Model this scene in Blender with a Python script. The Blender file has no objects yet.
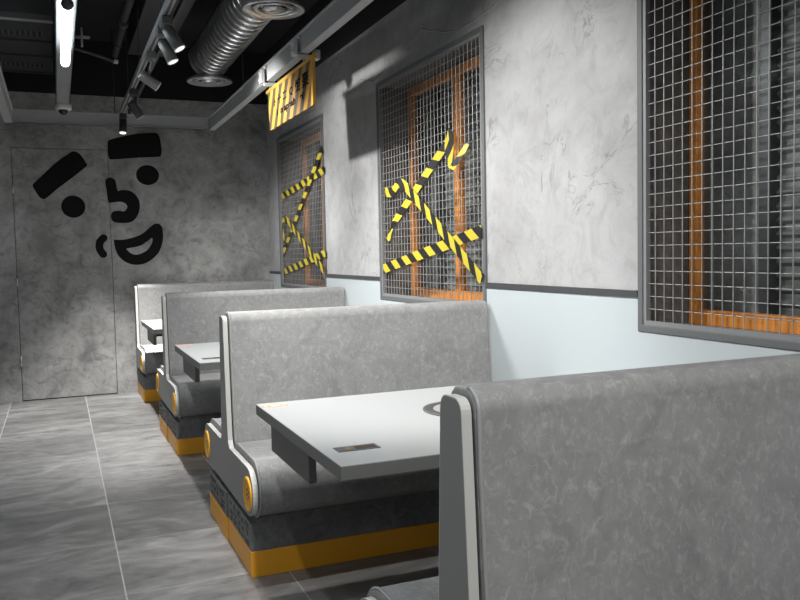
import bpy, bmesh, math, random
from mathutils import Vector, Matrix
random.seed(7)
PI = math.pi
scn = bpy.context.scene
C = scn.collection

# ------------------------------------------------------------------ camera
YAW, PITCH, ROLL, FPX = 0.3982, 0.0587, -0.0204, 810.4
fwd = Vector((math.sin(YAW)*math.cos(PITCH), math.cos(YAW)*math.cos(PITCH), -math.sin(PITCH)))
r0 = Vector((math.cos(YAW), -math.sin(YAW), 0)); u0 = r0.cross(fwd)
rt = math.cos(ROLL)*r0 + math.sin(ROLL)*u0
up = -math.sin(ROLL)*r0 + math.cos(ROLL)*u0
cam = bpy.data.cameras.new('camera'); cam.sensor_width = 36; cam.lens = 36*FPX/800
cam.clip_start = 0.02
co = bpy.data.objects.new('camera', cam); C.objects.link(co)
M = Matrix((rt, up, -fwd)).transposed().to_4x4(); M.translation = Vector((0, 0, 1.23))
co.matrix_world = M
scn.camera = co

# ------------------------------------------------------------------ world, light, exposure
w = bpy.data.worlds.new('world'); scn.world = w; w.use_nodes = True
w.node_tree.nodes['Background'].inputs[0].default_value = (0.9, 0.95, 1, 1)
w.node_tree.nodes['Background'].inputs[1].default_value = 0.05
scn.view_settings.view_transform = 'Standard'; scn.view_settings.look = 'None'
scn.view_settings.exposure = 0.22; scn.view_settings.gamma = 1.0
scn.view_settings.use_curve_mapping = False

def area(name, loc, sx, sy, power, target=None, col=(1, .985, .96)):
    l = bpy.data.lights.new(name, 'AREA'); l.shape = 'RECTANGLE'; l.size = sx; l.size_y = sy
    l.energy = power; l.color = col
    o = bpy.data.objects.new(name, l); C.objects.link(o); o.location = loc
    if target:
        o.rotation_euler = (Vector(target)-Vector(loc)).to_track_quat('-Z', 'Y').to_euler()
    return o
def spot(name, loc, target, power, deg, blend=.6, rad=.03, col=(1, .98, .95)):
    l = bpy.data.lights.new(name, 'SPOT'); l.energy = power; l.spot_size = math.radians(deg)
    l.spot_blend = blend; l.shadow_soft_size = rad; l.color = col
    o = bpy.data.objects.new(name, l); C.objects.link(o); o.location = loc
    o.rotation_euler = (Vector(target)-Vector(loc)).to_track_quat('-Z', 'Y').to_euler()
    return o
# glow of the tube lamp in frame; the others are unseen fill lights, added
TUBES_AND_FILL = [(0.09, 4.08, 5.30), (0.09, 1.2, 2.42), (0.09, -1.7, -0.5), (-1.9, 1.0, 2.2), (-1.9, 4.0, 5.2)]
for x, y0, y1 in TUBES_AND_FILL:
    area('tube_and_fill_glow', (x, (y0+y1)/2, 2.36), .05, y1-y0, 15, None, (.93, .97, 1))
# added soft fill behind the camera, standing in for unseen room lamps
area('room_fill_light', (-1.2, -1.6, 2.5), 2.2, 1.2, 16, (1.2, 3.0, .9), (.97, .985, 1))
# spot lamps of the track: (position, aim, power, cone)
HEADS = [((.55, 7.20, 2.33), (.36, 6.6, 0), 640, 76), ((.56, 6.15, 2.29), (1.5, 6.5, 1.0), 95, 105),
         ((.54, 5.02, 2.27), (1.902, 5.25, 1.42), 95, 108), ((.58, 4.46, 2.31), (.98, 4.3, 1.4), 75, 112),
         ((.585, 4.27, 2.33), (1.1, 4.05, 1.4), 75, 112), ((.57, 2.9, 2.28), (1.6, 3.0, 1.2), 100, 116),
         ((.57, 1.75, 2.28), (1.2, 3.3, .8), 85, 84), ((.57, .0, 2.28), (1.2, 1.2, .8), 85, 90)]
for i, (p, t, e, d) in enumerate(HEADS):
    dv = (Vector(t)-Vector(p)).normalized()
    spot('spot_beam', Vector(p)+dv*.075, t, e, d)

# ------------------------------------------------------------------ materials
def mat(name, col, rough=.5, metal=0, spec=.5, emit=None, estr=0):
    m = bpy.data.materials.new(name); m.use_nodes = True
    b = m.node_tree.nodes['Principled BSDF']
    b.inputs['Base Color'].default_value = (*col, 1); b.inputs['Roughness'].default_value = rough
    b.inputs['Metallic'].default_value = metal; b.inputs['Specular IOR Level'].default_value = spec
    if emit: b.inputs['Emission Color'].default_value = (*emit, 1); b.inputs['Emission Strength'].default_value = estr
    return m
class NT:
    def __init__(s, m): s.t = m.node_tree; s.b = s.t.nodes['Principled BSDF']; s._o = None
    def n(s, ty, **k):
        q = s.t.nodes.new(ty)
        for a, v in k.items():
            if a.startswith('i_'): q.inputs[a[2:].replace('_', ' ')].default_value = v
            else: setattr(q, a, v)
        return q
    def l(s, a, b): s.t.links.new(a, b)
    def pos(s, scale=(1, 1, 1), obj=False):
        if obj: src = s.n('ShaderNodeTexCoord').outputs['Object']
        else: src = s.n('ShaderNodeNewGeometry').outputs['Position']
        mp = s.n('ShaderNodeMapping'); mp.inputs['Scale'].default_value = scale
        s.l(src, mp.inputs['Vector']); return mp.outputs[0]
    def noise(s, v, sc, det=6, rough=.55, dist=0):
        q = s.n('ShaderNodeTexNoise'); q.inputs['Scale'].default_value = sc; q.inputs['Detail'].default_value = det
        q.inputs['Roughness'].default_value = rough; q.inputs['Distortion'].default_value = dist
        s.l(v, q.inputs['Vector']); return q.outputs[0]
    def ramp(s, f, stops, interp='LINEAR'):
        q = s.n('ShaderNodeValToRGB'); q.color_ramp.interpolation = interp
        e = q.color_ramp.elements
        while len(e) < len(stops): e.new(.5)
        for i, (p, c) in enumerate(stops):
            e[i].position = p; e[i].color = (*c, 1) if hasattr(c, '__len__') else (c, c, c, 1)
        s.l(f, q.inputs[0]); return q.outputs[0]
    def mix(s, f, a, b, mode='MIX'):
        q = s.n('ShaderNodeMix', data_type='RGBA', blend_type=mode)
        if isinstance(f, (int, float)): q.inputs[0].default_value = f
        else: s.l(f, q.inputs[0])
        for k, v in ((6, a), (7, b)):
            if hasattr(v, 'is_output') or isinstance(v, bpy.types.NodeSocket): s.l(v, q.inputs[k])
            else: q.inputs[k].default_value = (*v, 1)
        return q.outputs[2]
    def math(s, op, a, b=None, c=None):
        q = s.n('ShaderNodeMath', operation=op)
        for k, v in enumerate((a, b, c)):
            if v is None: continue
            if isinstance(v, (int, float)): q.inputs[k].default_value = v
            else: s.l(v, q.inputs[k])
        return q.outputs[0]
    def bump(s, h, st, dist=.01):
        q = s.n('ShaderNodeBump'); q.inputs['Strength'].default_value = st; q.inputs['Distance'].default_value = dist
        s.l(h, q.inputs['Height']); s.l(q.outputs[0], s.b.inputs['Normal'])

def concrete(name, lo, mid, hi, rough=.75, scale=1.0, crack=.5, lo2=.66, hi2=1.16):
    m = mat(name, mid, rough); t = NT(m)
    p = t.pos()
    n1 = t.noise(p, 1.6*scale, 8, .62, .6); n2 = t.noise(p, 7*scale, 8, .7, 1.2)
    c = t.ramp(n1, [(.32, lo), (.5, mid), (.68, hi)])
    c2 = t.ramp(n2, [(.34, lo2), (.5, 1.0), (.68, hi2)])
    c = t.mix(1, c, c2, 'MULTIPLY')
    # trowel marks: thin dark veins
    n3 = t.noise(p, 2.6*scale, 7, .6, 1.5)
    v = t.math('ABSOLUTE', t.math('SUBTRACT', n3, .5))
    vein = t.ramp(v, [(0, 1.0), (.012, .0)])
    msk = t.ramp(t.noise(p, 3.1*scale, 3), [(.5, 0.0), (.62, 1.0)])
    vm = t.math('MULTIPLY', t.math('MULTIPLY', vein, msk), crack)
    c = t.mix(vm, c, tuple(k*.45 for k in lo))
    t.l(c, t.b.inputs['Base Color'])
    t.bump(t.math('SUBTRACT', n2, t.math('MULTIPLY', vm, .5)), .35, .012)
    return m
g3 = lambda v, k=(1, 1, 1): (v*k[0], v*k[1], v*k[2])
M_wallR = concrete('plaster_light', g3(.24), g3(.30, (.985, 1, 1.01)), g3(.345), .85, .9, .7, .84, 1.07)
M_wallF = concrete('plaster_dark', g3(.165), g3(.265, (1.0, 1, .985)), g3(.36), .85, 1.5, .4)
M_up = concrete('plaster_upper', g3(.09), g3(.13), g3(.17), .85, 1.0)
M_ceil = mat('ceiling_black', (.006, .006, .0065), .9)
M_dado = mat('dado_white', (.39, .43, .445), .3)
M_black = mat('black_vinyl', (.009, .009, .009), .85, 0, .1)
M_trim = mat('trim_grey', (.06, .062, .066), .45, .3)
M_seam = mat('seam_black', (.012, .012, .012), .9)

def floor_mat():
    m = mat('floor_tile', (.15, .15, .15), .38); t = NT(m)
    geo = t.n('ShaderNodeNewGeometry').outputs['Position']
    sep = t.n('ShaderNodeSeparateXYZ'); t.l(geo, sep.inputs[0])
    tx = t.math('DIVIDE', t.math('SUBTRACT', sep.outputs[0], .18), .6)
    ty = t.math('DIVIDE', t.math('SUBTRACT', sep.outputs[1], 3.07), .596)
    fx, fy = t.math('FLOOR', tx), t.math('FLOOR', ty)
    cmb = t.n('ShaderNodeCombineXYZ'); t.l(fx, cmb.inputs[0]); t.l(fy, cmb.inputs[1])
    wn = t.n('ShaderNodeTexWhiteNoise', noise_dimensions='2D'); t.l(cmb.outputs[0], wn.inputs['Vector'])
    dx = t.math('SUBTRACT', .5, t.math('ABSOLUTE', t.math('SUBTRACT', t.math('SUBTRACT', tx, fx), .5)))
    dy = t.math('SUBTRACT', .5, t.math('ABSOLUTE', t.math('SUBTRACT', t.math('SUBTRACT', ty, fy), .5)))
    grx = t.math('LESS_THAN', dx, .0045); gry = t.math('LESS_THAN', dy, .0055)
    gr = t.math('MAXIMUM', grx, gry)
    mp = t.n('ShaderNodeMapping'); mp.inputs['Scale'].default_value = (1.0, 2.1, 1); t.l(geo, mp.inputs[0])
    off = t.n('ShaderNodeVectorMath', operation='MULTIPLY_ADD'); t.l(wn.outputs['Color'], off.inputs[0])
    off.inputs[1].default_value = (9, 9, 0); t.l(mp.outputs[0], off.inputs[2])
    n1 = t.noise(off.outputs[0], 1.9, 9, .68, 1.2); n2 = t.noise(off.outputs[0], 9, 8, .75, .5)
    base = t.ramp(n1, [(.3, g3(.065)), (.5, g3(.115, (1, 1.0, .99))), (.7, g3(.19))])
    c = t.mix(1, base, t.ramp(n2, [(.3, .78), (.5, 1.0), (.7, 1.2)]), 'MULTIPLY')
    tone = t.ramp(wn.outputs['Value'], [(0, .8), (1, 1.15)])
    c = t.mix(1, c, tone, 'MULTIPLY')
    c = t.mix(t.math('MULTIPLY', grx, .8), c, g3(.30))
    c = t.mix(t.math('MULTIPLY', gry, .55), c, g3(.22))
    t.l(c, t.b.inputs['Base Color'])
    t.l(t.ramp(n2, [(.3, .26), (.7, .42)]), t.b.inputs['Roughness'])
    t.bump(t.math('SUBTRACT', n2, t.math('MULTIPLY', gr, 2)), .12, .004)
    return m
M_floor = floor_mat()

def leather():
    m = mat('grey_leatherette', (.2, .2, .2), .5, 0, .4); t = NT(m)
    p = t.pos(obj=True)
    n1 = t.noise(p, 11, 9, .72, .8); n2 = t.noise(t.pos((1, 1, .7), True), 55, 8, .75, .7); n3 = t.noise(p, 3, 4)
    c = t.ramp(n1, [(.3, g3(.19)), (.52, g3(.235, (1, 1.005, .995))), (.75, g3(.285))])
    c = t.mix(t.ramp(n2, [(.50, 0.0), (.66, .75)]), c, g3(.36, (1, 1, .99)))
    c = t.mix(1, c, t.ramp(n3, [(.3, .93), (.7, 1.07)]), 'MULTIPLY')
    t.l(c, t.b.inputs['Base Color']); t.bump(n2, .10, .002)
    return m
M_leather = leather()
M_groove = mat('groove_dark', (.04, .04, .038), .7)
M_pipe = mat('grey_piping', (.27, .27, .265), .45)
M_panel = mat('panel_grey', (.205, .205, .20), .5)
M_edge = mat('pale_edge_band', (.46, .46, .44), .4)
M_box = concrete('box_grey', g3(.10), g3(.125), g3(.16), .6, 3, .1)
M_kick = mat('yellow_plinth', (.60, .27, .012), .45)
M_gold = mat('gold_ring', (.80, .40, .03), .35, .35)
M_hole = mat('hole_dark', (.03, .015, .004), .8)
M_ink = mat('dark_ink', (.04, .04, .04), .7)
M_topl = mat('table_laminate', (.33, .343, .348), .38)
M_tbody = mat('table_edge_grey', (.13, .13, .125), .5)
M_clamp = mat('zinc_clamp', (.55, .56, .57), .4, .3)
M_steel = mat('brushed_steel', (.55, .55, .56), .3, 1)
M_dsteel = mat('dark_steel', (.10, .10, .105), .45, .6)
M_amber = mat('amber_display', (.20, .12, .04), .4)
M_orange = mat('orange_sticker', (.9, .25, .06), .5)
M_cream = mat('cream_sticker', (.85, .72, .5), .5)
M_alu = mat('silver_paint', (.34, .35, .36), .42, .35)
M_beam = mat('beam_silver', (.33, .34, .345), .6, 0)
M_frame = mat('window_frame_grey', (.09, .094, .097), .6, 0)
M_lip = mat('window_lip_grey', (.17, .175, .18), .55, 0)
M_wire = mat('galvanised_wire', (.29, .29, .285), .45, .4)
M_wood = None
def wood():
    m = mat('orange_pine', (.6, .25, .05), .4); t = NT(m)
    p = t.pos((6, 6, 1.2), obj=True)
    n = t.noise(p, 6, 6, .6, .7)
    t.l(t.ramp(n, [(.3, (.27, .095, .015)), (.5, (.44, .16, .025)), (.7, (.56, .225, .04))]), t.b.inputs['Base Color'])
    return m
M_wood = wood()
M_reveal = concrete('reveal_brown', g3(.07), (.105, .097, .088), g3(.14), .8, 2, .2)
M_shutter = concrete('shutter_grey', g3(.15), (.21, .205, .20), g3(.30), .5, 2, .1)
def glass():
    m = bpy.data.materials.new('window_glass'); m.use_nodes = True
    nt = m.node_tree; nt.nodes.clear()
    o = nt.nodes.new('ShaderNodeOutputMaterial'); mx = nt.nodes.new('ShaderNodeMixShader')
    tr = nt.nodes.new('ShaderNodeBsdfTransparent'); tr.inputs[0].default_value = (.90, .92, .92, 1)
    gl = nt.nodes.new('ShaderNodeBsdfGlossy'); gl.inputs['Roughness'].default_value = .03
    lw = nt.nodes.new('ShaderNodeLayerWeight'); pw = nt.nodes.new('ShaderNodeMath'); pw.operation = 'POWER'; pw.inputs[1].default_value = 3
    ma = nt.nodes.new('ShaderNodeMath'); ma.operation = 'MULTIPLY_ADD'; ma.inputs[1].default_value = .5; ma.inputs[2].default_value = .05
    nt.links.new(lw.outputs['Facing'], pw.inputs[0]); nt.links.new(pw.outputs[0], ma.inputs[0])
    nt.links.new(ma.outputs[0], mx.inputs[0]); nt.links.new(tr.outputs[0], mx.inputs[1])
    nt.links.new(gl.outputs[0], mx.inputs[2]); nt.links.new(mx.outputs[0], o.inputs[0])
    return m
M_glass = glass()
def stripes(name, a, b, period, skew, ca=.5):
    """two-colour stripes along UV u (metres), skewed by v"""
    m = mat(name, a, .4); t = NT(m)
    uv = t.n('ShaderNodeTexCoord').outputs['UV']; sep = t.n('ShaderNodeSeparateXYZ'); t.l(uv, sep.inputs[0])
    k = t.math('ADD', sep.outputs[0], t.math('MULTIPLY', sep.outputs[1], skew))
    f = t.math('FRACT', t.math('DIVIDE', k, period))
    t.l(t.mix(t.math('LESS_THAN', f, ca), b, a), t.b.inputs['Base Color'])
    return m
M_tape = stripes('hazard_tape', (.43, .355, .03), (.012, .012, .012), .165, 1.5)
M_sign = stripes('sign_stripes', (.46, .235, .035), (.06, .052, .035), .148, -.65, .5)
M_signy = mat('sign_yellow', (.50, .255, .035), .45)
M_white = mat('white_plastic', (.6, .6, .6), .4)
M_tubeE = mat('tube_and_fill_glow', (.9, .9, .9), .4, emit=(.86, .95, 1), estr=8)
M_lens = mat('lamp_lens', (.9, .9, .9), .4, emit=(1, .98, .95), estr=1.3)
M_spot = mat('spotlight_grey', (.13, .135, .135), .4, .4)
M_spotd = mat('spotlight_black', (.02, .02, .02), .45)
M_duct = mat('duct_foil', (.50, .50, .51), .28, .95)
M_diff = mat('diffuser_silver', (.55, .55, .55), .3, .6)
M_unit = mat('unit_grey', (.035, .036, .038), .5, .3)
M_conduit = mat('conduit_black', (.022, .022, .023), .6)
M_dome = mat('dome_glass', (.01, .01, .01), .1)

# ------------------------------------------------------------------ mesh helpers
def catmull(pts, n=6, closed=True):
    out = []; N = len(pts)
    for i in range(N if closed else N-1):
        g = lambda k: Vector(pts[(i+k) % N]) if closed else Vector(pts[max(0, min(N-1, i+k))])
        a, b, c, d = g(-1), g(0), g(1), g(2)
        for j in range(n):
            t = j/n
            out.append(tuple(.5*((2*b)+(c-a)*t+(2*a-5*b+4*c-d)*t*t+(3*b-a-3*c+d)*t**3)))
    if not closed: out.append(tuple(pts[-1]))
    return out
class MB:
    def __init__(s): s.v = []; s.f = []; s.uv = None; s.sm = []
    def add(s, vs, fs, smooth=False):
        o = len(s.v); s.v += [tuple(map(float, q)) for q in vs]
        s.f += [tuple(o+i for i in f) for f in fs]; s.sm += [smooth]*len(fs); return s
    def box(s, x0, x1, y0, y1, z0, z1):
        vs = [(x, y, z) for x in (x0, x1) for y in (y0, y1) for z in (z0, z1)]
        return s.add(vs, [(0, 1, 3, 2), (4, 6, 7, 5), (0, 4, 5, 1), (2, 3, 7, 6), (0, 2, 6, 4), (1, 5, 7, 3)])
    def prism(s, poly, axis, a, b, smooth=False):
        """poly of 2D points; axis 'x': (y,z), 'y': (x,z), 'z': (x,y)"""
        def P(p, t):
            return {'x': (t, p[0], p[1]), 'y': (p[0], t, p[1]), 'z': (p[0], p[1], t)}[axis]
        n = len(poly)
        vs = [P(p, a) for p in poly]+[P(p, b) for p in poly]
        s.add(vs, [tuple(range(n))[::-1], tuple(range(n, 2*n))])
        o = len(s.v)-2*n
        s.f += [(o+i, o+(i+1) % n, o+n+(i+1) % n, o+n+i) for i in range(n)]; s.sm += [smooth]*n
        return s
    def loop_strip(s, A, B, axis, a, b):
        """solid ring between two outlines A (inner) and B (outer), from a to b on axis"""
        def P(p, t):
            return {'x': (t, p[0], p[1]), 'y': (p[0], t, p[1]), 'z': (p[0], p[1], t)}[axis]
        n = len(A)
        vs = [P(p, t) for L, t in ((A, a), (B, a), (B, b), (A, b)) for p in L]
        fs = []
        for r in range(4):
            q = (r+1) % 4
            fs += [(r*n+i, r*n+(i+1) % n, q*n+(i+1) % n, q*n+i) for i in range(n)]
        return s.add(vs, fs)
    def tube(s, pts, r, seg=8, caps=True, rf=None, smooth=True):
        pts = [Vector(p) for p in pts]; n = len(pts); o = len(s.v); vs = []
        prevu = None
        for i, p in enumerate(pts):
            d = (pts[min(n-1, i+1)]-pts[max(0, i-1)]).normalized()
            if prevu is None:
                ref = Vector((0, 0, 1)) if abs(d.z) < .9 else Vector((1, 0, 0)); u = d.cross(ref).normalized()
            else: u = (prevu-d*prevu.dot(d)).normalized()
            prevu = u; v = d.cross(u); rr = rf(i) if rf else r
            for k in range(seg):
                a = 2*PI*k/seg; vs.append(p+(u*math.cos(a)+v*math.sin(a))*rr)
        fs = [(i*seg+k, i*seg+(k+1) % seg, (i+1)*seg+(k+1) % seg, (i+1)*seg+k) for i in range(n-1) for k in range(seg)]
        s.add(vs, fs, smooth)
        if caps:
            s.f += [tuple(o+k for k in range(seg))[::-1], tuple(o+(n-1)*seg+k for k in range(seg))]; s.sm += [False]*2
        return s
    def lathe(s, prof, c=(0, 0, 0), axis=(0, 0, 1), seg=32, smooth=True):
        """prof: (radius, height) along axis from c"""
        ax = Vector(axis).normalized(); ref = Vector((1, 0, 0)) if abs(ax.x) < .9 else Vector((0, 1, 0))
        u = ax.cross(ref).normalized(); v = ax.cross(u); vs = []
        for r, h in prof:
            for k in range(seg):
                a = 2*PI*k/seg; vs.append(Vector(c)+ax*h+(u*math.cos(a)+v*math.sin(a))*max(r, 1e-4))
        n = len(prof)
        return s.add(vs, [(i*seg+k, i*seg+(k+1) % seg, (i+1)*seg+(k+1) % seg, (i+1)*seg+k) for i in range(n-1) for k in range(seg)], smooth)
    def build(s, name, m, parent=None, bevel=0, seg=2, kind=None, wn=True):
        me = bpy.data.meshes.new(name); me.from_pydata(s.v, [], s.f)
        bm = bmesh.new(); bm.from_mesh(me); bmesh.ops.recalc_face_normals(bm, faces=bm.faces); bm.to_mesh(me); bm.free()
        for p, f in zip(me.polygons, s.sm): p.use_smooth = f
        if s.uv:
            l = me.uv_layers.new(name='uv')
            for lp in me.loops: l.data[lp.index].uv = s.uv[lp.vertex_index]
        me.materials.append(m)
        o = bpy.data.objects.new(name, me); C.objects.link(o)
        if parent: o.parent = parent
        if bevel:
            b = o.modifiers.new('bevel', 'BEVEL'); b.width = bevel; b.segments = seg; b.limit_method = 'ANGLE'
            b.angle_limit = math.radians(40)
            for p in me.polygons: p.use_smooth = True
            wnm = o.modifiers.new('wn', 'WEIGHTED_NORMAL'); wnm.keep_sharp = True
        if kind: o['kind'] = kind
        return o
def thing(name, label, cat, loc=(0, 0, 0), group=None, rz=0):
    o = bpy.data.objects.new(name, None); C.objects.link(o); o.empty_display_size = .1
    o.location = loc; o.rotation_euler = (0, 0, rz); tag(o, label, cat, group); return o
def tag(o, label, cat, group=None):
    o['label'] = label; o['category'] = cat
    if group: o['group'] = group
    return o
def kids(o): return [c for c in bpy.data.objects if c.parent == o]
def dup(root, loc, label, skip=()):
    def cp(o, par):
        c = o.copy(); C.objects.link(c)
        if par: c.parent = par
        for ch in kids(o):
            if ch.name.split('.')[0] not in skip: cp(ch, c)
        return c
    r = cp(root, None); r.location = loc; r['label'] = label
    return r
def struct(o, kind='structure'): o['kind'] = kind; return o

# ------------------------------------------------------------------ room shell
XW, FY, XL, YB, ZC = 1.902, 7.74, -3.2, -3.0, 3.15
ZT = 2.67      # the plastered walls stop here, black above
struct(MB().box(XL-.2, XW+.6, YB-.2, FY+.2, -.1, 0).build('floor', M_floor))
struct(MB().box(XL-.2, XW+.6, YB-.2, FY+.2, ZC, ZC+.1).build('ceiling', M_ceil))
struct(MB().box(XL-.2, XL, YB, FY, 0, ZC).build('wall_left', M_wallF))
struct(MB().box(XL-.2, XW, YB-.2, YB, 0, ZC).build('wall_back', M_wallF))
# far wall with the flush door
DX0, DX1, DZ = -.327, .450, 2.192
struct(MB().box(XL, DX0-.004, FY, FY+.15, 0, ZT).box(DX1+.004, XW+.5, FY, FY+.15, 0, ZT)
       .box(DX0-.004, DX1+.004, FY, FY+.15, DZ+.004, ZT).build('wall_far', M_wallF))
struct(MB().box(XL, XW+.5, FY, FY+.15, ZT, ZC).build('trim_4', M_ceil))
door = struct(MB().box(DX0, DX1, FY+.001, FY+.05, .008, DZ).build('door_1', M_wallF, bevel=.002))
MB().box(DX0-.02, DX1+.02, FY+.06, FY+.09, 0, DZ+.02).build('door_backing', M_seam, door)
for z in (.35, 1.05, 1.85):
    MB().tube([(DX0-.002, FY-.004, z-.045), (DX0-.002, FY-.004, z+.045)], .006, 10).build('hinge', M_steel, door)

# right wall with three recessed windows
WZ0, WZ1 = .932, 2.294
WINS = [(5.955, 7.335), (3.430, 4.822), (.93, 2.321)]
D = .185
wr = MB()
ys = [YB]+[q for a, b in sorted(WINS) for q in (a+.02, b-.02)]+[FY]
for i in range(0, len(ys), 2): wr.box(XW, XW+.5, ys[i], ys[i+1], 0, ZT)
for a, b in WINS: wr.box(XW, XW+.5, a+.02, b-.02, 0, WZ0+.02).box(XW, XW+.5, a+.02, b-.02, WZ1-.02, ZT)
struct(wr.build('wall_right', M_wallR))
struct(MB().box(XW, XW+.5, YB, FY, ZT, ZC).build('trim_5', M_ceil))
# white dado and its grey rail
da = MB(); rl = MB()
ys2 = [YB]+[q for a, b in sorted(WINS) for q in (a, b)]+[FY]
for i in range(0, len(ys2), 2):
    da.box(XW-.006, XW, ys2[i], ys2[i+1], 0, 1.055); rl.box(XW-.013, XW, ys2[i], ys2[i+1], 1.053, 1.077)
for a, b in WINS: da.box(XW-.006, XW, a, b, 0, WZ0)
struct(da.build('trim_1', M_dado)); struct(rl.build('trim_2', M_trim))
# raised plaster seam that wanders above the windows
pts = [(7.70, 2.28), (7.24, 2.335), (6.73, 2.392), (5.976, 2.335), (5.756, 2.33), (5.543, 2.403), (5.169, 2.39), (4.86, 2.318), (4.70, 2.343),
       (4.40, 2.41), (4.174, 2.452), (4.051, 2.43), (3.802, 2.357), (3.636, 2.338), (3.407, 2.347), (3.267, 2.37), (3.044, 2.44), (2.7, 2.52), (2.3, 2.56)]
sm = catmull(pts, 5, False)
struct(MB().tube([(XW+.001, y, z+.004*math.sin(37*y)) for y, z in sm], .0045, 6).build('trim_3', M_wallR))

def tape_mesh(path, width=.058, x=XW-.014, twist=None):
    """ribbon along (y,z[,dx]) points lying just off the mesh"""
    P = [Vector((x-(p[2] if len(p) > 2 else 0), p[0], p[1])) for p in path]
    mb = MB(); mb.uv = []; L = 0
    ns = len(P); vs = []
    for i, p in enumerate(P):
        d = (P[min(ns-1, i+1)]-P[max(0, i-1)]).normalized()
        s_ = d.cross(Vector((1, 0, 0))).normalized()
        wv = width*(twist[i] if twist else 1)
        if i: L += (p-P[i-1]).length
        for k, sg in ((0, -1), (1, 1)):
            for t in (0, .0009):
                vs.append(p+s_*sg*wv/2+Vector((-t, 0, 0))); mb.uv.append((L, sg*.0235))
    fs = []
    for i in range(ns-1):
        a, b = i*4, (i+1)*4
        fs += [(a, a+2, b+2, b), (a+1, b+1, b+3, a+3), (a, b, b+1, a+1), (a+2, a+3, b+3, b+2)]
    fs += [(0, 1, 3, 2), (ns*4-4, ns*4-2, ns*4-1, ns*4-3)]
    mb.add(vs, fs); return mb
def lin(a, b, n=6, amp=0):
    return [(a[0]+(b[0]-a[0])*i/n, a[1]+(b[1]-a[1])*i/n, amp*math.sin(PI*i/n)) for i in range(n+1)]

def window(n, y0, y1, sash):
    w = struct(thing('window_%d' % n, '', 'window', (XW, (y0+y1)/2, 0)))
    for k in ('label', 'category'): del w[k]
    h = (y1-y0)/2; fw = .026
    fr = MB()
    a, b, c, d = -h, h, WZ0, WZ1
    def ringp(e): return [(a+e, c+e), (b-e, c+e), (b-e, d-e), (a+e, d-e)]
    fr.loop_strip(ringp(fw), ringp(0), 'x', -.011, .012)
    f = fr.build('steel_frame', M_frame, w, bevel=.003)
    MB().loop_strip(ringp(fw+.015), ringp(fw-.001), 'x', -.006, .012).build('frame_lip', M_lip, w)
    wm = MB()
    ny = 30; nz = 29; fw += .012
    for i in range(1, ny):
        y = a+fw+(b-a-2*fw)*i/ny; wm.tube([(.0, y, c+fw), (.0, y, d-fw)], .0018, 6, False)
    for i in range(1, nz):
        z = c+fw+(d-c-2*fw)*i/nz; wm.tube([(.0044, a+fw, z), (.0044, b-fw, z)], .0017, 6, False)
    wm.build('wire_mesh', M_wire, w)
    # reveal lining (far side brownish, sill and head)
    MB().box(.012, .30, b-.0225, b-.012, c+.02, d-.02).box(.012, .30, a+.012, a+.0225, c+.02, d-.02).box(.012, .30, a+.0225, b-.0225, d-.026, d-.0195).build('reveal_lining', M_reveal, w)
    # orange timber sash at the back of the recess
    x0, x1 = D, D+.04
    yo0, yo1 = a-.02, b-.02
    zb, zt = .955, 2.262
    sb = MB()
    for (p, q) in sash: sb.box(x0, x1, p-(y0+y1)/2, q-(y0+y1)/2, zb, zt)
    sb.build('sash_post', M_wood, w, bevel=.004)
    left = max(q for p, q in sash)-(y0+y1)/2
    MB().box(x0-.003, x1+.004, yo0, left, zb-.004, zb+.05).build('sash_sill', M_wood, w, bevel=.004)
    MB().box(x0-.003, x1+.004, yo0, left, zt-.052, zt).build('sash_head', M_wood, w, bevel=.004)
    MB().box(x0+.026, x0+.032, yo0, yo1+.02, zb+.02, zt-.02).build('glass_pane', M_glass, w)
    # closed roller shutter behind the glass
    sh = MB(); zz = .9; o = []
    prof = []
    while zz < 2.35:
        prof += [(.30, zz), (.315, zz+.012), (.315, zz+.028), (.30, zz+.04)]; zz += .046
    vs = [(x, y, z) for (x, z) in prof for y in (yo0-.1, yo1-.30)]
    sh.add(vs, [(2*i, 2*i+1, 2*i+3, 2*i+2) for i in range(len(prof)-1)])
    sh.box(.32, .33, yo0-.1, yo1+.4, .9, 2.35)
    sh.build('roller_shutter', M_shutter, w)
    MB().box(.27, .325, yo1-.30, yo1-.255, .9, 2.35).build('shutter_guide', M_dsteel, w)
    MB().box(.22, .5, yo0-.1, yo1+.4, .88, .90).build('outer_sill', M_shutter, w)
    return w
window(1, *WINS[0], [(7.155, 7.20), (6.60, 6.64)])
window(2, *WINS[1], [(4.725, 4.77), (4.075, 4.137)])
window(3, *WINS[2], [(2.245, 2.281)])

# hazard tapes on windows 2 and 1
def tape(path, label, grp, tw=None):
    tag(tape_mesh(path, twist=tw).build('hazard_tape', M_tape), label, 'tape', grp)
G2 = 'black and yellow hazard tapes across the middle window'
G1 = 'black and yellow hazard tapes across the far window'
A = lin((4.655, 1.30), (4.58, 1.40), 2)[:-1]+lin((4.58, 1.40), (3.80, 1.80), 8)
A += [(3.77, 1.822, .012), (3.75, 1.80, .02), (3.735, 1.73, .026), (3.722, 1.665, .03), (3.70, 1.655, .026), (3.65, 1.69, .02), (3.60, 1.73, .012), (3.585, 1.76, .004)]
tw = [1.1, .55, .8]+[1]*7+[1, 1.3, 2.0, 1.6, .7, .6, .8, .7, .8, .5]
tw = (tw+[1]*30)[:len(A)]
tape(A, 'hazard tape climbing the middle window, its folded end drooping near the top', G2, tw)
B = [(4.68, 1.605, .004), (4.62, 1.597, .008), (4.56, 1.592, .012), (4.50, 1.605, .016), (4.46, 1.625, .02), (4.43, 1.637, .022), (4.40, 1.635, .02)]+[(p[0], p[1], .010) for p in lin((4.36, 1.62), (3.447, 1.095), 9)]
tape(B, 'hazard tape slanting down to the lower near corner of the middle window', G2)
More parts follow.
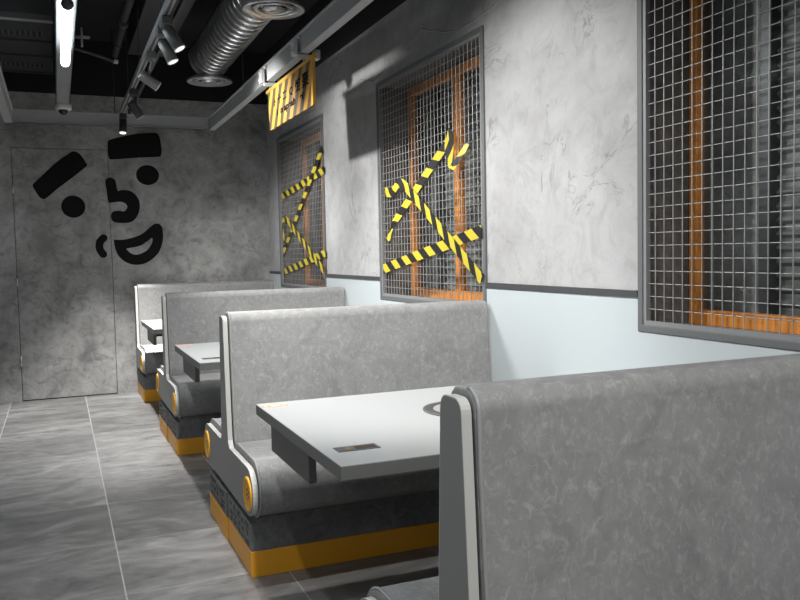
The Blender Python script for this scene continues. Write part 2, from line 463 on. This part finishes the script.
tape([(p[0], p[1], .005+p[2]) for p in lin((4.735, 1.128), (3.45, 1.325), 10)], 'nearly level hazard tape low across the middle window', G2)
tape(lin((7.19, 1.752), (5.92, 1.866), 8), 'nearly level hazard tape high across the far window', G1)
tape([(p[0], p[1], .006) for p in lin((7.17, 1.25), (5.94, 2.03), 9)], 'hazard tape climbing steeply from lower left to upper right of the far window', G1)
c1 = [(7.10, 1.36, .01), (7.13, 1.43, .014), (7.11, 1.52, .02), (7.03, 1.555, .024), (6.95, 1.53, .02)]
tape(c1+[(p[0], p[1], .012) for p in lin((6.90, 1.50), (5.95, 1.10), 8)], 'hazard tape with a curled loop, slanting down across the far window', G1)
tape([(p[0], p[1], .004) for p in lin((7.15, 1.08), (5.93, 1.235), 8)], 'nearly level hazard tape at the bottom of the far window', G1)

# ------------------------------------------------------------------ face on the far wall
face = thing('face_mural', 'big black cartoon face stuck on the far wall and door', 'mural', (0, FY, 0))
def decal(name, outer, inner=None, n=5):
    bm = bmesh.new()
    for L in ([outer] if inner is None else [outer, inner]):
        vs = [bm.verts.new((x, 0, z)) for x, z in L]
        for i in range(len(vs)): bm.edges.new((vs[i], vs[(i+1) % len(vs)]))
    bmesh.ops.triangle_fill(bm, edges=bm.edges[:], use_beauty=True)
    r = bmesh.ops.extrude_face_region(bm, geom=bm.faces[:])
    for v in r['geom']:
        if isinstance(v, bmesh.types.BMVert): v.co.y -= .003
    bmesh.ops.recalc_face_normals(bm, faces=bm.faces)
    me = bpy.data.meshes.new(name); bm.to_mesh(me); bm.free(); me.materials.append(M_black)
    o = bpy.data.objects.new(name, me); C.objects.link(o); o.parent = face; o.location = (0, -.0005, 0); return o
def stroke(path, r, n=6):
    """outline of a thick rounded stroke"""
    P = [Vector(p) for p in catmull(path, n, False)]; L = []; R = []
    for i, p in enumerate(P):
        d = (P[min(len(P)-1, i+1)]-P[max(0, i-1)]).normalized(); q = Vector((-d.y, d.x))
        L.append(p+q*r); R.append(p-q*r)
    def cap(c, a, b):
        a0 = math.atan2((a-c).y, (a-c).x); out = []
        for k in range(1, 6): out.append(c+Vector((math.cos(a0-PI*k/6), math.sin(a0-PI*k/6)))*r)
        return out
    return [tuple(v) for v in L+cap(P[-1], L[-1], R[-1])+R[::-1]+cap(P[0], R[0], L[0])]
decal('eyebrow', catmull([(-.172, 1.868), (-.150, 1.905), (-.101, 1.953), (.024, 2.075), (.12, 2.148), (.168, 2.176), (.222, 2.150), (.268, 2.075), (.266, 2.045), (.151, 1.947), (.025, 1.847), (-.060, 1.772), (-.095, 1.756), (-.13, 1.785)], 4))
decal('eyebrow', catmull([(.458, 2.272), (.49, 2.292), (.561, 2.314), (.713, 2.349), (.85, 2.362), (.888, 2.356), (.908, 2.311), (.919, 2.209), (.911, 2.165), (.89, 2.148), (.726, 2.136), (.50, 2.114), (.466, 2.118), (.455, 2.15), (.453, 2.21)], 4))
for cx, cz, rx, rz in ((.147, 1.691, .099, .097), (.787, 1.979, .1, .09)):
    decal('eye', [(cx+rx*math.cos(2*PI*k/40), cz+rz*math.sin(2*PI*k/40)) for k in range(40)])
# nose: an upright bar that runs into an open hook
decal('nose', catmull([(.421, 1.915), (.440, 1.945), (.470, 1.950), (.503, 1.935), (.512, 1.90), (.524, 1.835), (.56, 1.842), (.64, 1.83), (.70, 1.76), (.708, 1.69), (.69, 1.62), (.64, 1.56), (.57, 1.545), (.49, 1.552), (.460, 1.58), (.460, 1.625), (.485, 1.652), (.53, 1.655), (.575, 1.652), (.60, 1.69), (.585, 1.72), (.55, 1.735), (.50, 1.733), (.452, 1.728), (.437, 1.75), (.430, 1.83)], 4))
decal('mouth', catmull([(.474, 1.371), (.485, 1.395), (.569, 1.397), (.7, 1.436), (.79, 1.505), (.83, 1.535), (.875, 1.533), (.9, 1.491), (.9, 1.388), (.858, 1.274), (.767, 1.192), (.668, 1.165), (.572, 1.19), (.5, 1.265)], 5),
      catmull([(.580, 1.310), (.60, 1.318), (.697, 1.338), (.770, 1.385), (.806, 1.408), (.801, 1.36), (.755, 1.295), (.672, 1.258), (.618, 1.270)], 5))
decal('cheek_crease', stroke([(.388, 1.413), (.357, 1.38), (.349, 1.335), (.360, 1.295), (.380, 1.267)], .033))

# ------------------------------------------------------------------ booth benches
def arc(cx, cy, r, a0, a1, n):
    return [(cx+r*math.cos(math.radians(a0+(a1-a0)*k/n)), cy+r*math.sin(math.radians(a0+(a1-a0)*k/n))) for k in range(n+1)]
def panel_profile(single=False, e=0.0):
    """side panel outline in (y, z): near side first, counter-clockwise seen from +x"""
    rc, r = (-.440, .341), .090+e
    near = arc(-.040+.024, .974-.024, .024+e, 90, 180, 5)
    near += [(-.060-e, .60), (-.068-e, .50), (-.073-e, .46), (-.084-e, .440), (-.10, .4315+e), (-.125, .430+e)]
    near += arc(*rc, r, 90, 270, 18)
    if single:
        far = [(.10+e, .251-e), (.10+e, .44)]+arc(.075-.024, .974-.024, .024+e, 0, 90, 5)
        return near+far
    far = [(-y, z) for y, z in near][::-1]
    return near+far
def back_profile():
    p = arc(-.054+.040, .992-.040, .040, 95, 180, 6)
    p += [(-.056, .86), (-.068, .68), (-.084, .50), (-.092, .43), (-.09, .36)]
    return p
def seat_profile():
    p = [(-.095, .452), (-.15, .454), (-.30, .455)]
    p += arc(-.428, .348, .107, 85, 268, 18)
    p += [(-.30, .238), (-.095, .238)]
    return p
W = 1.2705
def mirror(P, s): return [(y*s, z) for y, z in P]
def lettering_marks(mb, x, ya, yb, za, zb, rnd):
    """block-printed characters as small strokes"""
    nc, nr = 5, 3
    cw, ch = (yb-ya)/nc, (zb-za)/nr
    for i in range(nc):
        for j in range(nr):
            y0, z0 = ya+cw*(i+.12), za+ch*(j+.12); wd, hd = cw*.76, ch*.7
            for k in range(rnd.choice((2, 3, 3, 4))):
                if rnd.random() < .6:
                    zz = z0+hd*rnd.random(); l = wd*rnd.uniform(.4, 1); yy = y0+(wd-l)*rnd.random()
                    mb.box(x-.0015, x, yy, yy+l, zz, zz+.0055)
                else:
                    yy = y0+wd*rnd.random(); l = hd*rnd.uniform(.4, 1); zz = z0+(hd-l)*rnd.random()
                    mb.box(x-.0015, x, yy, yy+.006, zz, zz+l)
def make_booth(label, loc, single=False):
    t = thing('booth_bench', label, 'bench', loc, 'grey booth benches in a row along the window wall')
    rnd = random.Random(3)
    inner, outer = panel_profile(single), panel_profile(single, .0022)
    for xa, xb in ((0, .019), (W-.010, W)):
        pn = MB().prism(inner, 'x', xa, xb).build('side_panel', M_panel, t)
        eb = MB().loop_strip(inner, outer, 'x', xa+.0003, xb+.0006).build('edge_band', M_edge, pn)
        if xa == 0:
            for s in ((-1,) if single else (-1, 1)):
                c = (-.0005, s*.448, .333)
                rg = MB().lathe([(.0, -.0015), (.046, -.0015), (.052, -.003), (.056, -.006), (.061, -.006), (.065, -.003), (.066, .002)], c, (1, 0, 0), 36).build('gold_ring', M_gold, pn)
                h = MB()
                for dy, dz in ((0, 0), (0, .018), (0, -.018), (.017, .009), (-.017, .009), (.017, -.009), (-.017, -.009)):
                    h.lathe([(.0, -.0022), (.0045, -.0022), (.0045, .001)], (c[0], c[1]+dy, c[2]+dz), (1, 0, 0), 10)
                h.build('perforation', M_hole, rg)
    bp = back_profile()
    prof = bp+([(.10, .36), (.10, .44), (.085, .955), (.05, .992)] if single else mirror(bp, -1)[::-1])
    bc = MB().prism(prof, 'x', .0235, W-.011).build('back_cushion', M_leather, t, bevel=.007, seg=3)
    pth = [(.0285, y, z) for y, z in prof]
    MB().tube(pth[:12], .0045, 6).build('piping', M_pipe, bc)
    for s in ((-1,) if single else (-1, 1)):
        sp = mirror(seat_profile(), -s)
        sc = MB().prism([(y, z) for y, z in sp], 'x', .0235, W-.011, smooth=True).build('seat_cushion', M_leather, t, bevel=.008, seg=2)
        MB().tube([(.0285, y, z) for y, z in sp[:-1]], .0045, 6).build('piping', M_pipe, sc)
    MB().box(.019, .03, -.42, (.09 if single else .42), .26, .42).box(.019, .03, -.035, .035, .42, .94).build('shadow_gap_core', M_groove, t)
    bases = [(-.427, .020, .009)]
    if not single: bases.append((.026, .440, .003))
    if single: bases = [(-.440, .10, .009)]
    for ya, yb, xo in bases:
        b = MB().box(xo, W-.005, ya, yb, .10, .208).box(.035, W-.015, ya+.001, yb-.001, .206, .246).build('base_box', M_box, t, bevel=.0025)
        MB().box(xo-.002, W-.004, ya-.003, yb+.003, .0, .100).build('plinth', M_kick, b, bevel=.002)
        lt = MB(); lettering_marks(lt, xo, ya+.03, yb-.03, .106, .200, rnd); lt.build('lettering', M_ink, b)
    return t
BX = .625
B3 = make_booth('double grey booth bench behind the nearest visible tabletop', (BX, 3.447, 0))
dup(B3, (BX, 1.268, 0), 'nearest grey booth bench, its tall back cut off at the right of the photo')
dup(B3, (BX, 5.545, 0), 'grey double booth bench between the second and third tables')
make_booth('farthest grey booth bench, against the dark far wall under the face', (BX, 7.625, 0), single=True)

# ------------------------------------------------------------------ tables
def text_mesh(s, size, ext=.0005):
    cu = bpy.data.curves.new('t', 'FONT'); cu.body = s; cu.size = size; cu.extrude = ext; cu.offset = .0018
    cu.align_x = 'CENTER'; cu.align_y = 'CENTER'
    o = bpy.data.objects.new('t', cu); C.objects.link(o)
    dg = bpy.context.evaluated_depsgraph_get(); dg.update()
    me = bpy.data.meshes.new_from_object(o.evaluated_get(dg)); bpy.data.objects.remove(o)
    return me
TG = 'booth tables with round burners'
def make_table(label, loc):
    t = thing('booth_table', label, 'table', loc, TG)
    top = MB().box(0, 1.262, -.472, .472, .663, .698).build('tabletop', M_tbody, t, bevel=.0015)
    MB().box(.0, 1.262, -.472, .472, .6982, .7005).build('laminate', M_topl, top)
    MB().box(.040, .064, -.045, .42, .54, .6625).build('apron_panel', M_tbody, t, bevel=.001)
    MB().box(.85, 1.20, -.17, .17, 0, .6625).build('pedestal', M_box, t, bevel=.003)
    MB().box(.064, .85, .02, .38, .60, .6625).build('gas_housing', M_groove, t)
    s = MB().box(.040, .160, -.337, -.284, .7003, .7022).build('control_slot', M_dsteel, t)
    MB().box(.066, .082, -.322, -.300, .7022, .7030).build('amber_window', M_amber, s)
    MB().box(.095, .152, -.326, -.296, .7022, .7028).build('dark_window', M_hole, s)
    b = MB().lathe([(.150, .7005), (.150, .7045), (.146, .7055), (.118, .7055), (.112, .7035)], (.618, .032, 0)).build('burner_rim', M_dsteel, t)
    MB().lathe([(.117, .7045), (.105, .7050), (.090, .7035), (.060, .7035), (.055, .7060), (.0, .7075)], (.618, .032, 0)).build('burner_plate', M_diff, b)
    # small cow-head sticker: ears, head and muzzle
    k = MB()
    for cx, cy, rx, ry in ((.022, .410, .016, .012), (.086, .410, .016, .012), (.054, .405, .030, .018)):
        k.prism([(cx+rx*math.cos(2*PI*i/20), cy+ry*math.sin(2*PI*i/20)) for i in range(20)], 'z', .7005, .7012)
    st = k.build('logo_sticker', M_orange, t)
    k = MB()
    for cx, cy, rx, ry in ((.054, .405, .020, .009), (.022, .41, .008, .006), (.086, .41, .008, .006)):
        k.prism([(cx+rx*math.cos(2*PI*i/20), cy+ry*math.sin(2*PI*i/20)) for i in range(20)], 'z', .7011, .7016)
    k.build('logo_face', M_cream, st)
    return t
T3 = make_table('nearest light grey table with orange sticker at its corner and dark slot', (.629, 2.368, 0))
dup(T3, (.629, 4.55, 0), 'second light grey table, partly hidden by the back of the second bench')
dup(T3, (.629, 6.66, 0), 'farthest light grey table, only its corner showing beside the far bench')

# ------------------------------------------------------------------ steel ceiling frame
BT, BB = 2.452, 2.348
fr = thing('ceiling_frame', 'silver rectangular steel beam frame hung below the black ceiling', 'beam frame', (0, 0, BB))
def beamY(x0, x1, y0, y1, name='beam'):
    m = MB().box(x0+.012, x1, y0, y1, 0, BT-BB-.010).box(x0, x1, y0, y1, BT-BB-.010, BT-BB)
    return m.build(name, M_beam, fr, bevel=.0015)
beamY(1.275, 1.340, -2.2, 7.37)
m = MB().box(-.352, -.292, -2.2, 7.37, 0, BT-BB-.01).box(-.356, -.28, -2.2, 7.37, BT-BB-.01, BT-BB)
m.build('beam', M_beam, fr, bevel=.0015)
MB().box(-.292, 1.279, 7.312, 7.362, 0, BT-BB-.01).box(-.292, 1.279, 7.30, 7.37, BT-BB-.01, BT-BB).box(-.292, 1.279, 7.304, 7.366, 0, .007).build('beam', M_beam, fr, bevel=.0015)
for x, y in ((-.32, 6.6), (-.32, 3.5), (1.31, 6.0), (1.31, 3.4), (.5, 7.335), (-.32, 1), (1.31, 1)):
    MB().tube([(x, y, BT-BB), (x, y, ZC-BB)], .004, 6).build('hanging_rod', M_conduit, fr)

# hanging sign
SX = 1.312
sg = thing('hanging_sign', 'yellow and grey striped sign clamped under the right ceiling beam', 'sign', (SX, 4.75, 2.035))
mb = MB(); mb.uv = []
y0, y1, zt = .505, -.495, .250
for x in (-.006, .006):
    for y, z in ((y0-.03, 0), (y1, 0), (y1, zt), (y0, zt)):
        mb.v.append((x, y, z)); mb.uv.append((-y, z))
mb.f = [(0, 1, 2, 3), (7, 6, 5, 4), (0, 4, 5, 1), (1, 5, 6, 2), (2, 6, 7, 3), (3, 7, 4, 0)]; mb.sm = [False]*6
mb.build('sign_board', M_sign, sg)
MB().tube([(0, y0+.03, zt+.006), (0, y1-.03, zt+.006)], .013, 8).build('top_rod', M_signy, sg)
MB().box(-.0085, .0085, y1-.004, y1+.030, 0, zt).build('sign_edge', M_signy, sg)
def sign_text(s, size, y, z, sx=1):
    me = text_mesh(s, size); me.materials.clear(); me.materials.append(M_black)
    o = bpy.data.objects.new('sign_lettering', me); C.objects.link(o); o.parent = sg
    o.matrix_local = Matrix.Translation((-.0075, y, z)) @ Matrix(((0, 0, -1, 0), (-1, 0, 0, 0), (0, 1, 0, 0), (0, 0, 0, 1))) @ Matrix.Diagonal((sx, 1, 1, 1))
    return o
for ch, y, s in (('卜', .33, .05), ('十', .215, .06), ('二', .09, .06), ('Q', -.06, .06), ('炬', -.2, .075), ('聚', -.36, .09)):
    sign_text(ch, s, y, .155, 1.5)
sign_text('i  n apeah   ei', .058, -.02, .085, 1.9)
for y in (.47, -.31):
    b = MB().box(-.062, -.040, y-.035, y+.035, .30, .385).box(-.040, .075, y-.012, y+.012, .285, .309).box(.06, .09, y-.03, y+.03, .285, .335).build('beam_clamp', M_clamp, sg, bevel=.002)
    for z in (.318, .366): MB().lathe([(0, -.010), (.010, -.010), (.012, 0), (.012, .004)], (-.062, y, z), (1, 0, 0), 6, False).build('bolt', M_clamp, b)
    MB().tube([(-.045, y-.045, .395), (-.015, y-.02, .395)], .007, 8).build('bolt', M_clamp, b)
    MB().tube([(0, y, .255), (0, y, .29)], .004, 6).build('sign_hook', M_steel, b)

# ------------------------------------------------------------------ duct and diffusers
du = thing('flexible_duct', 'ribbed silver spiral air duct under the ceiling', 'duct', (1.15, 6.46, 2.765))
dm = MB(); segs = 40
P = []; n = 1100; Ld = 8.2
rr = []
pitch = .098
for i in range(n+1):
    s = Ld*i/n; P.append((0, -s, .0)); ph = (s % pitch)/pitch
    rr.append(.146+.008*(max(0, 1-abs(ph-.5)*7)))
dm.tube(P, .15, segs, True, rf=lambda i: rr[i])
dm.build('duct_skin', M_duct, du)
MB().lathe([(.150, 0), (.158, .004), (.158, .03), (.150, .034)], (0, 0, 0), (0, -1, 0), 40).build('end_collar', M_duct, du)
for s in (1.2, 3.0, 5): MB().tube([(0, -s, .15), (0, -s, ZC-2.765)], .004, 6).build('duct_hanger', M_conduit, du)
def diffuser(loc, label):
    t = thing('ceiling_diffuser', label, 'air vent', loc, 'round silver air diffusers under the duct')
    MB().lathe([(.172, .004), (.176, 0), (.168, -.006), (.14, .004), (.128, .010), (.12, .03), (.125, .04), (.172, .010), (.172, .004)], seg=44).build('outer_cone', M_diff, t)
    MB().lathe([(.112, .006), (.108, -.004), (.085, .004), (.078, .022), (.112, .012)], seg=40).build('middle_cone', M_diff, t)
    MB().lathe([(.062, .004), (.058, -.006), (.03, -.010), (.0, -.012), (.0, .01), (.058, .010), (.062, .004)], seg=36).build('centre_cone', M_diff, t)
    MB().lathe([(.105, .045), (.105, .07), (.0, .072)], seg=36).tube([(0, 0, .0), (0, 0, .045)], .012, 8).build('neck', M_dsteel, t)
    return t
diffuser((1.160, 6.53, 2.60), 'round silver air diffuser at the far end of the duct')
diffuser((1.172, 4.53, 2.60), 'nearer round silver air diffuser, cut by the top of the photo')

# ------------------------------------------------------------------ tube lamp, tray, camera
TR = thing('cable_tray', 'grey flat cable tray running above the glowing tube lamp', 'tray', (0, 0, 2.487))
MB().box(.040, .142, -2.2, 7.26, 0, .012).box(.040, .046, -2.2, 7.26, .0, .045).box(.136, .142, -2.2, 7.26, 0, .045).build('tray_channel', M_alu, TR, bevel=.001)
for y in (6.8, 5.3, 3.8, 1.5): MB().tube([(.091, y, .01), (.091, y, ZC-2.487)], .005, 6).build('tray_rod', M_conduit, TR)
def tube_lamp(x, y0, y1, label):
    t = thing('tube_lamp', label, 'lamp', (x, (y0+y1)/2, 2.40))
    h = (y1-y0)/2; n = 8
    pr = [(0, -h+.004)]+[(.0258, -h+.004)]+[(.0258, h-.02)]+[(.0258*math.cos(k*PI/2/n), h-.02+.02*math.sin(k*PI/2/n)) for k in range(1, n+1)]
    MB().lathe(pr, axis=(0, 1, 0), seg=28).build('diffuser', M_tubeE, t)
    MB().lathe([(0, -h-.002), (.027, -h-.002), (.0275, -h+.010)], axis=(0, 1, 0), seg=28).build('end_cap', M_dsteel, t)
    for y in (-h*.7, h*.7): MB().tube([(0, y, .024), (0, y, .088)], .004, 6).build('bracket', M_steel, t)
tube_lamp(*TUBES_AND_FILL[0], 'glowing white tube lamp under the grey tray at upper left')
dc = thing('dome_camera', 'small white dome camera at the end of the tray above the door', 'camera', (.092, 7.20, 2.487))
MB().lathe([(0, 0), (.062, 0), (.066, -.01), (.066, -.038), (.058, -.046), (.036, -.046)], seg=32).build('housing', M_white, dc)
MB().lathe([(.034, -.044), (.036, -.055), (.03, -.072), (.016, -.083), (0, -.086)], seg=28).build('dome', M_dome, dc)

# ------------------------------------------------------------------ light track and its heads
tk = thing('light_track', 'grey lighting track running the length of the aisle ceiling', 'track', (.545, 0, 2.43))
MB().box(-.018, .018, -2.2, 7.28, 0, .034).build('track_rail', M_alu, tk, bevel=.001)
MB().box(-.006, .006, -2.2, 7.28, -.001, .002).build('track_slot', M_spotd, tk)
MB().box(.055, .075, -2.2, 7.28, .015, .045).build('cable_conduit', M_conduit, tk)
for y in (6.5, 5.6, 4.4, 2.5): MB().tube([(0, y, .034), (0, y, ZC-2.43)], .003, 6).build('track_rod', M_conduit, tk)
HL = ['black spotlight at the far end of the track, over the right eyebrow', 'dark spotlight second from the far end of the track',
      'grey spotlight tilted right, third from the far end of the track', 'grey spotlight of the nearer pair, the one pointing more steeply down',
      'grey spotlight of the nearer pair, the one tilted to the right', 'grey track spotlight above the table, out of the photo',
      'grey track spotlight near the nearest bench, out of the photo', 'grey track spotlight beside the camera, out of the photo']
for i, (p, tgt, e, dg) in enumerate(HEADS[:5]):
    p = Vector(p); d = (Vector(tgt)-p).normalized()
    mm = M_spotd if i == 0 else (M_conduit if i == 1 else M_spot)
    t = thing('track_spotlight', HL[i], 'spotlight', p, 'spotlights on the lighting track')
    r = .030
    MB().lathe([(0, -.062), (r-.004, -.062), (r, -.056), (r, .060), (r-.003, .062), (r-.004, .056)], (0, 0, 0), d, 28).build('lamp_body', mm, t)
    MB().lathe([(r-.004, .058), (r, .0625), (r+.0008, .0615), (r+.0008, .057)], (0, 0, 0), d, 28).build('lamp_rim', M_white, t)
    MB().lathe([(0, .0600), (r-.004, .0600)], (0, 0, 0), d, 24).build('lens', M_lens, t)
    tx = .545-p.x; top = 2.43-p.z
    MB().tube([(0, 0, .028), (tx*.5+.015, 0, top-.05), (tx+.012, 0, top-.03)], .007, 8).build('swivel_arm', mm, t)
    MB().box(tx-.02, tx+.035, -.05, .05, top-.042, top-.001).build('track_adapter', mm, t, bevel=.003)

# ------------------------------------------------------------------ dark services above
ac = thing('fan_coil_unit', 'dark grey ducted air unit with two slotted grilles at upper left', 'air unit', (-.30, 6.3, 2.74))
MB().box(-1.2, .33, -.75, 1.0, 0, .26).build('casing', M_unit, ac, bevel=.004)
for y in (-.62, -.10, .35, .92): MB().box(-1.2, .335, y-.010, y+.010, -.012, 0).build('casing_rib', M_alu if y == -.62 else M_conduit, ac)
for y in (-.30, .66):
    g = MB().box(-.9, .27, y-.075, y+.075, -.006, 0).build('grille', M_dsteel, ac)
    s = MB()
    for i in range(34):
        for j in (-1, 0, 1): s.box(-.88+i*.034, -.86+i*.034, y+j*.046-.015, y+j*.046+.015, -.0075, -.0055)
    s.build('slot', M_seam, g)
sp = thing('sprinkler_pipe', 'black pipe with a pale end cap under the dark ceiling', 'pipe', (.46, 6.6, 2.75))
MB().tube(catmull([(-.3, .0, .06), (-.12, .02, .02), (0, .06, -.01)], 6, False), .017, 10).build('pipe', M_conduit, sp)
MB().tube([(-.002, .06, -.011), (.028, .068, -.012)], .018, 12).build('end_cap', M_white, sp)
pp = thing('drop_pipe', 'dark wrapped pipe hanging down between tray and light track', 'pipe', (.47, 6.2, 2.77))
MB().tube([(0, .4, .0), (0, .1, .015), (0, -.5, .03), (.02, -1.3, .06), (.04, -2.6, .1)], .024, 10).build('pipe', M_conduit, pp)
for y in (.1, -.45): MB().tube([(0, y-.03, .02), (0, y+.03, .016)], .032, 12).build('pipe_collar', M_unit, pp)
cd = thing('cable_duct', 'black square duct crossing the ceiling above the light track', 'duct', (.9, 5.2, 2.9))
MB().box(-.3, .0, -3.6, 1.9, 0, .2).build('duct_run', M_conduit, cd, bevel=.003)
cr = thing('support_bracket', 'small steel bracket beside the tube lamp', 'bracket', (.18, 5.2, 2.53))
MB().box(-.04, .05, -.012, .012, 0, .012).box(.0, .012, -.01, .01, -.05, .06).build('bracket_arm', M_dsteel, cr)
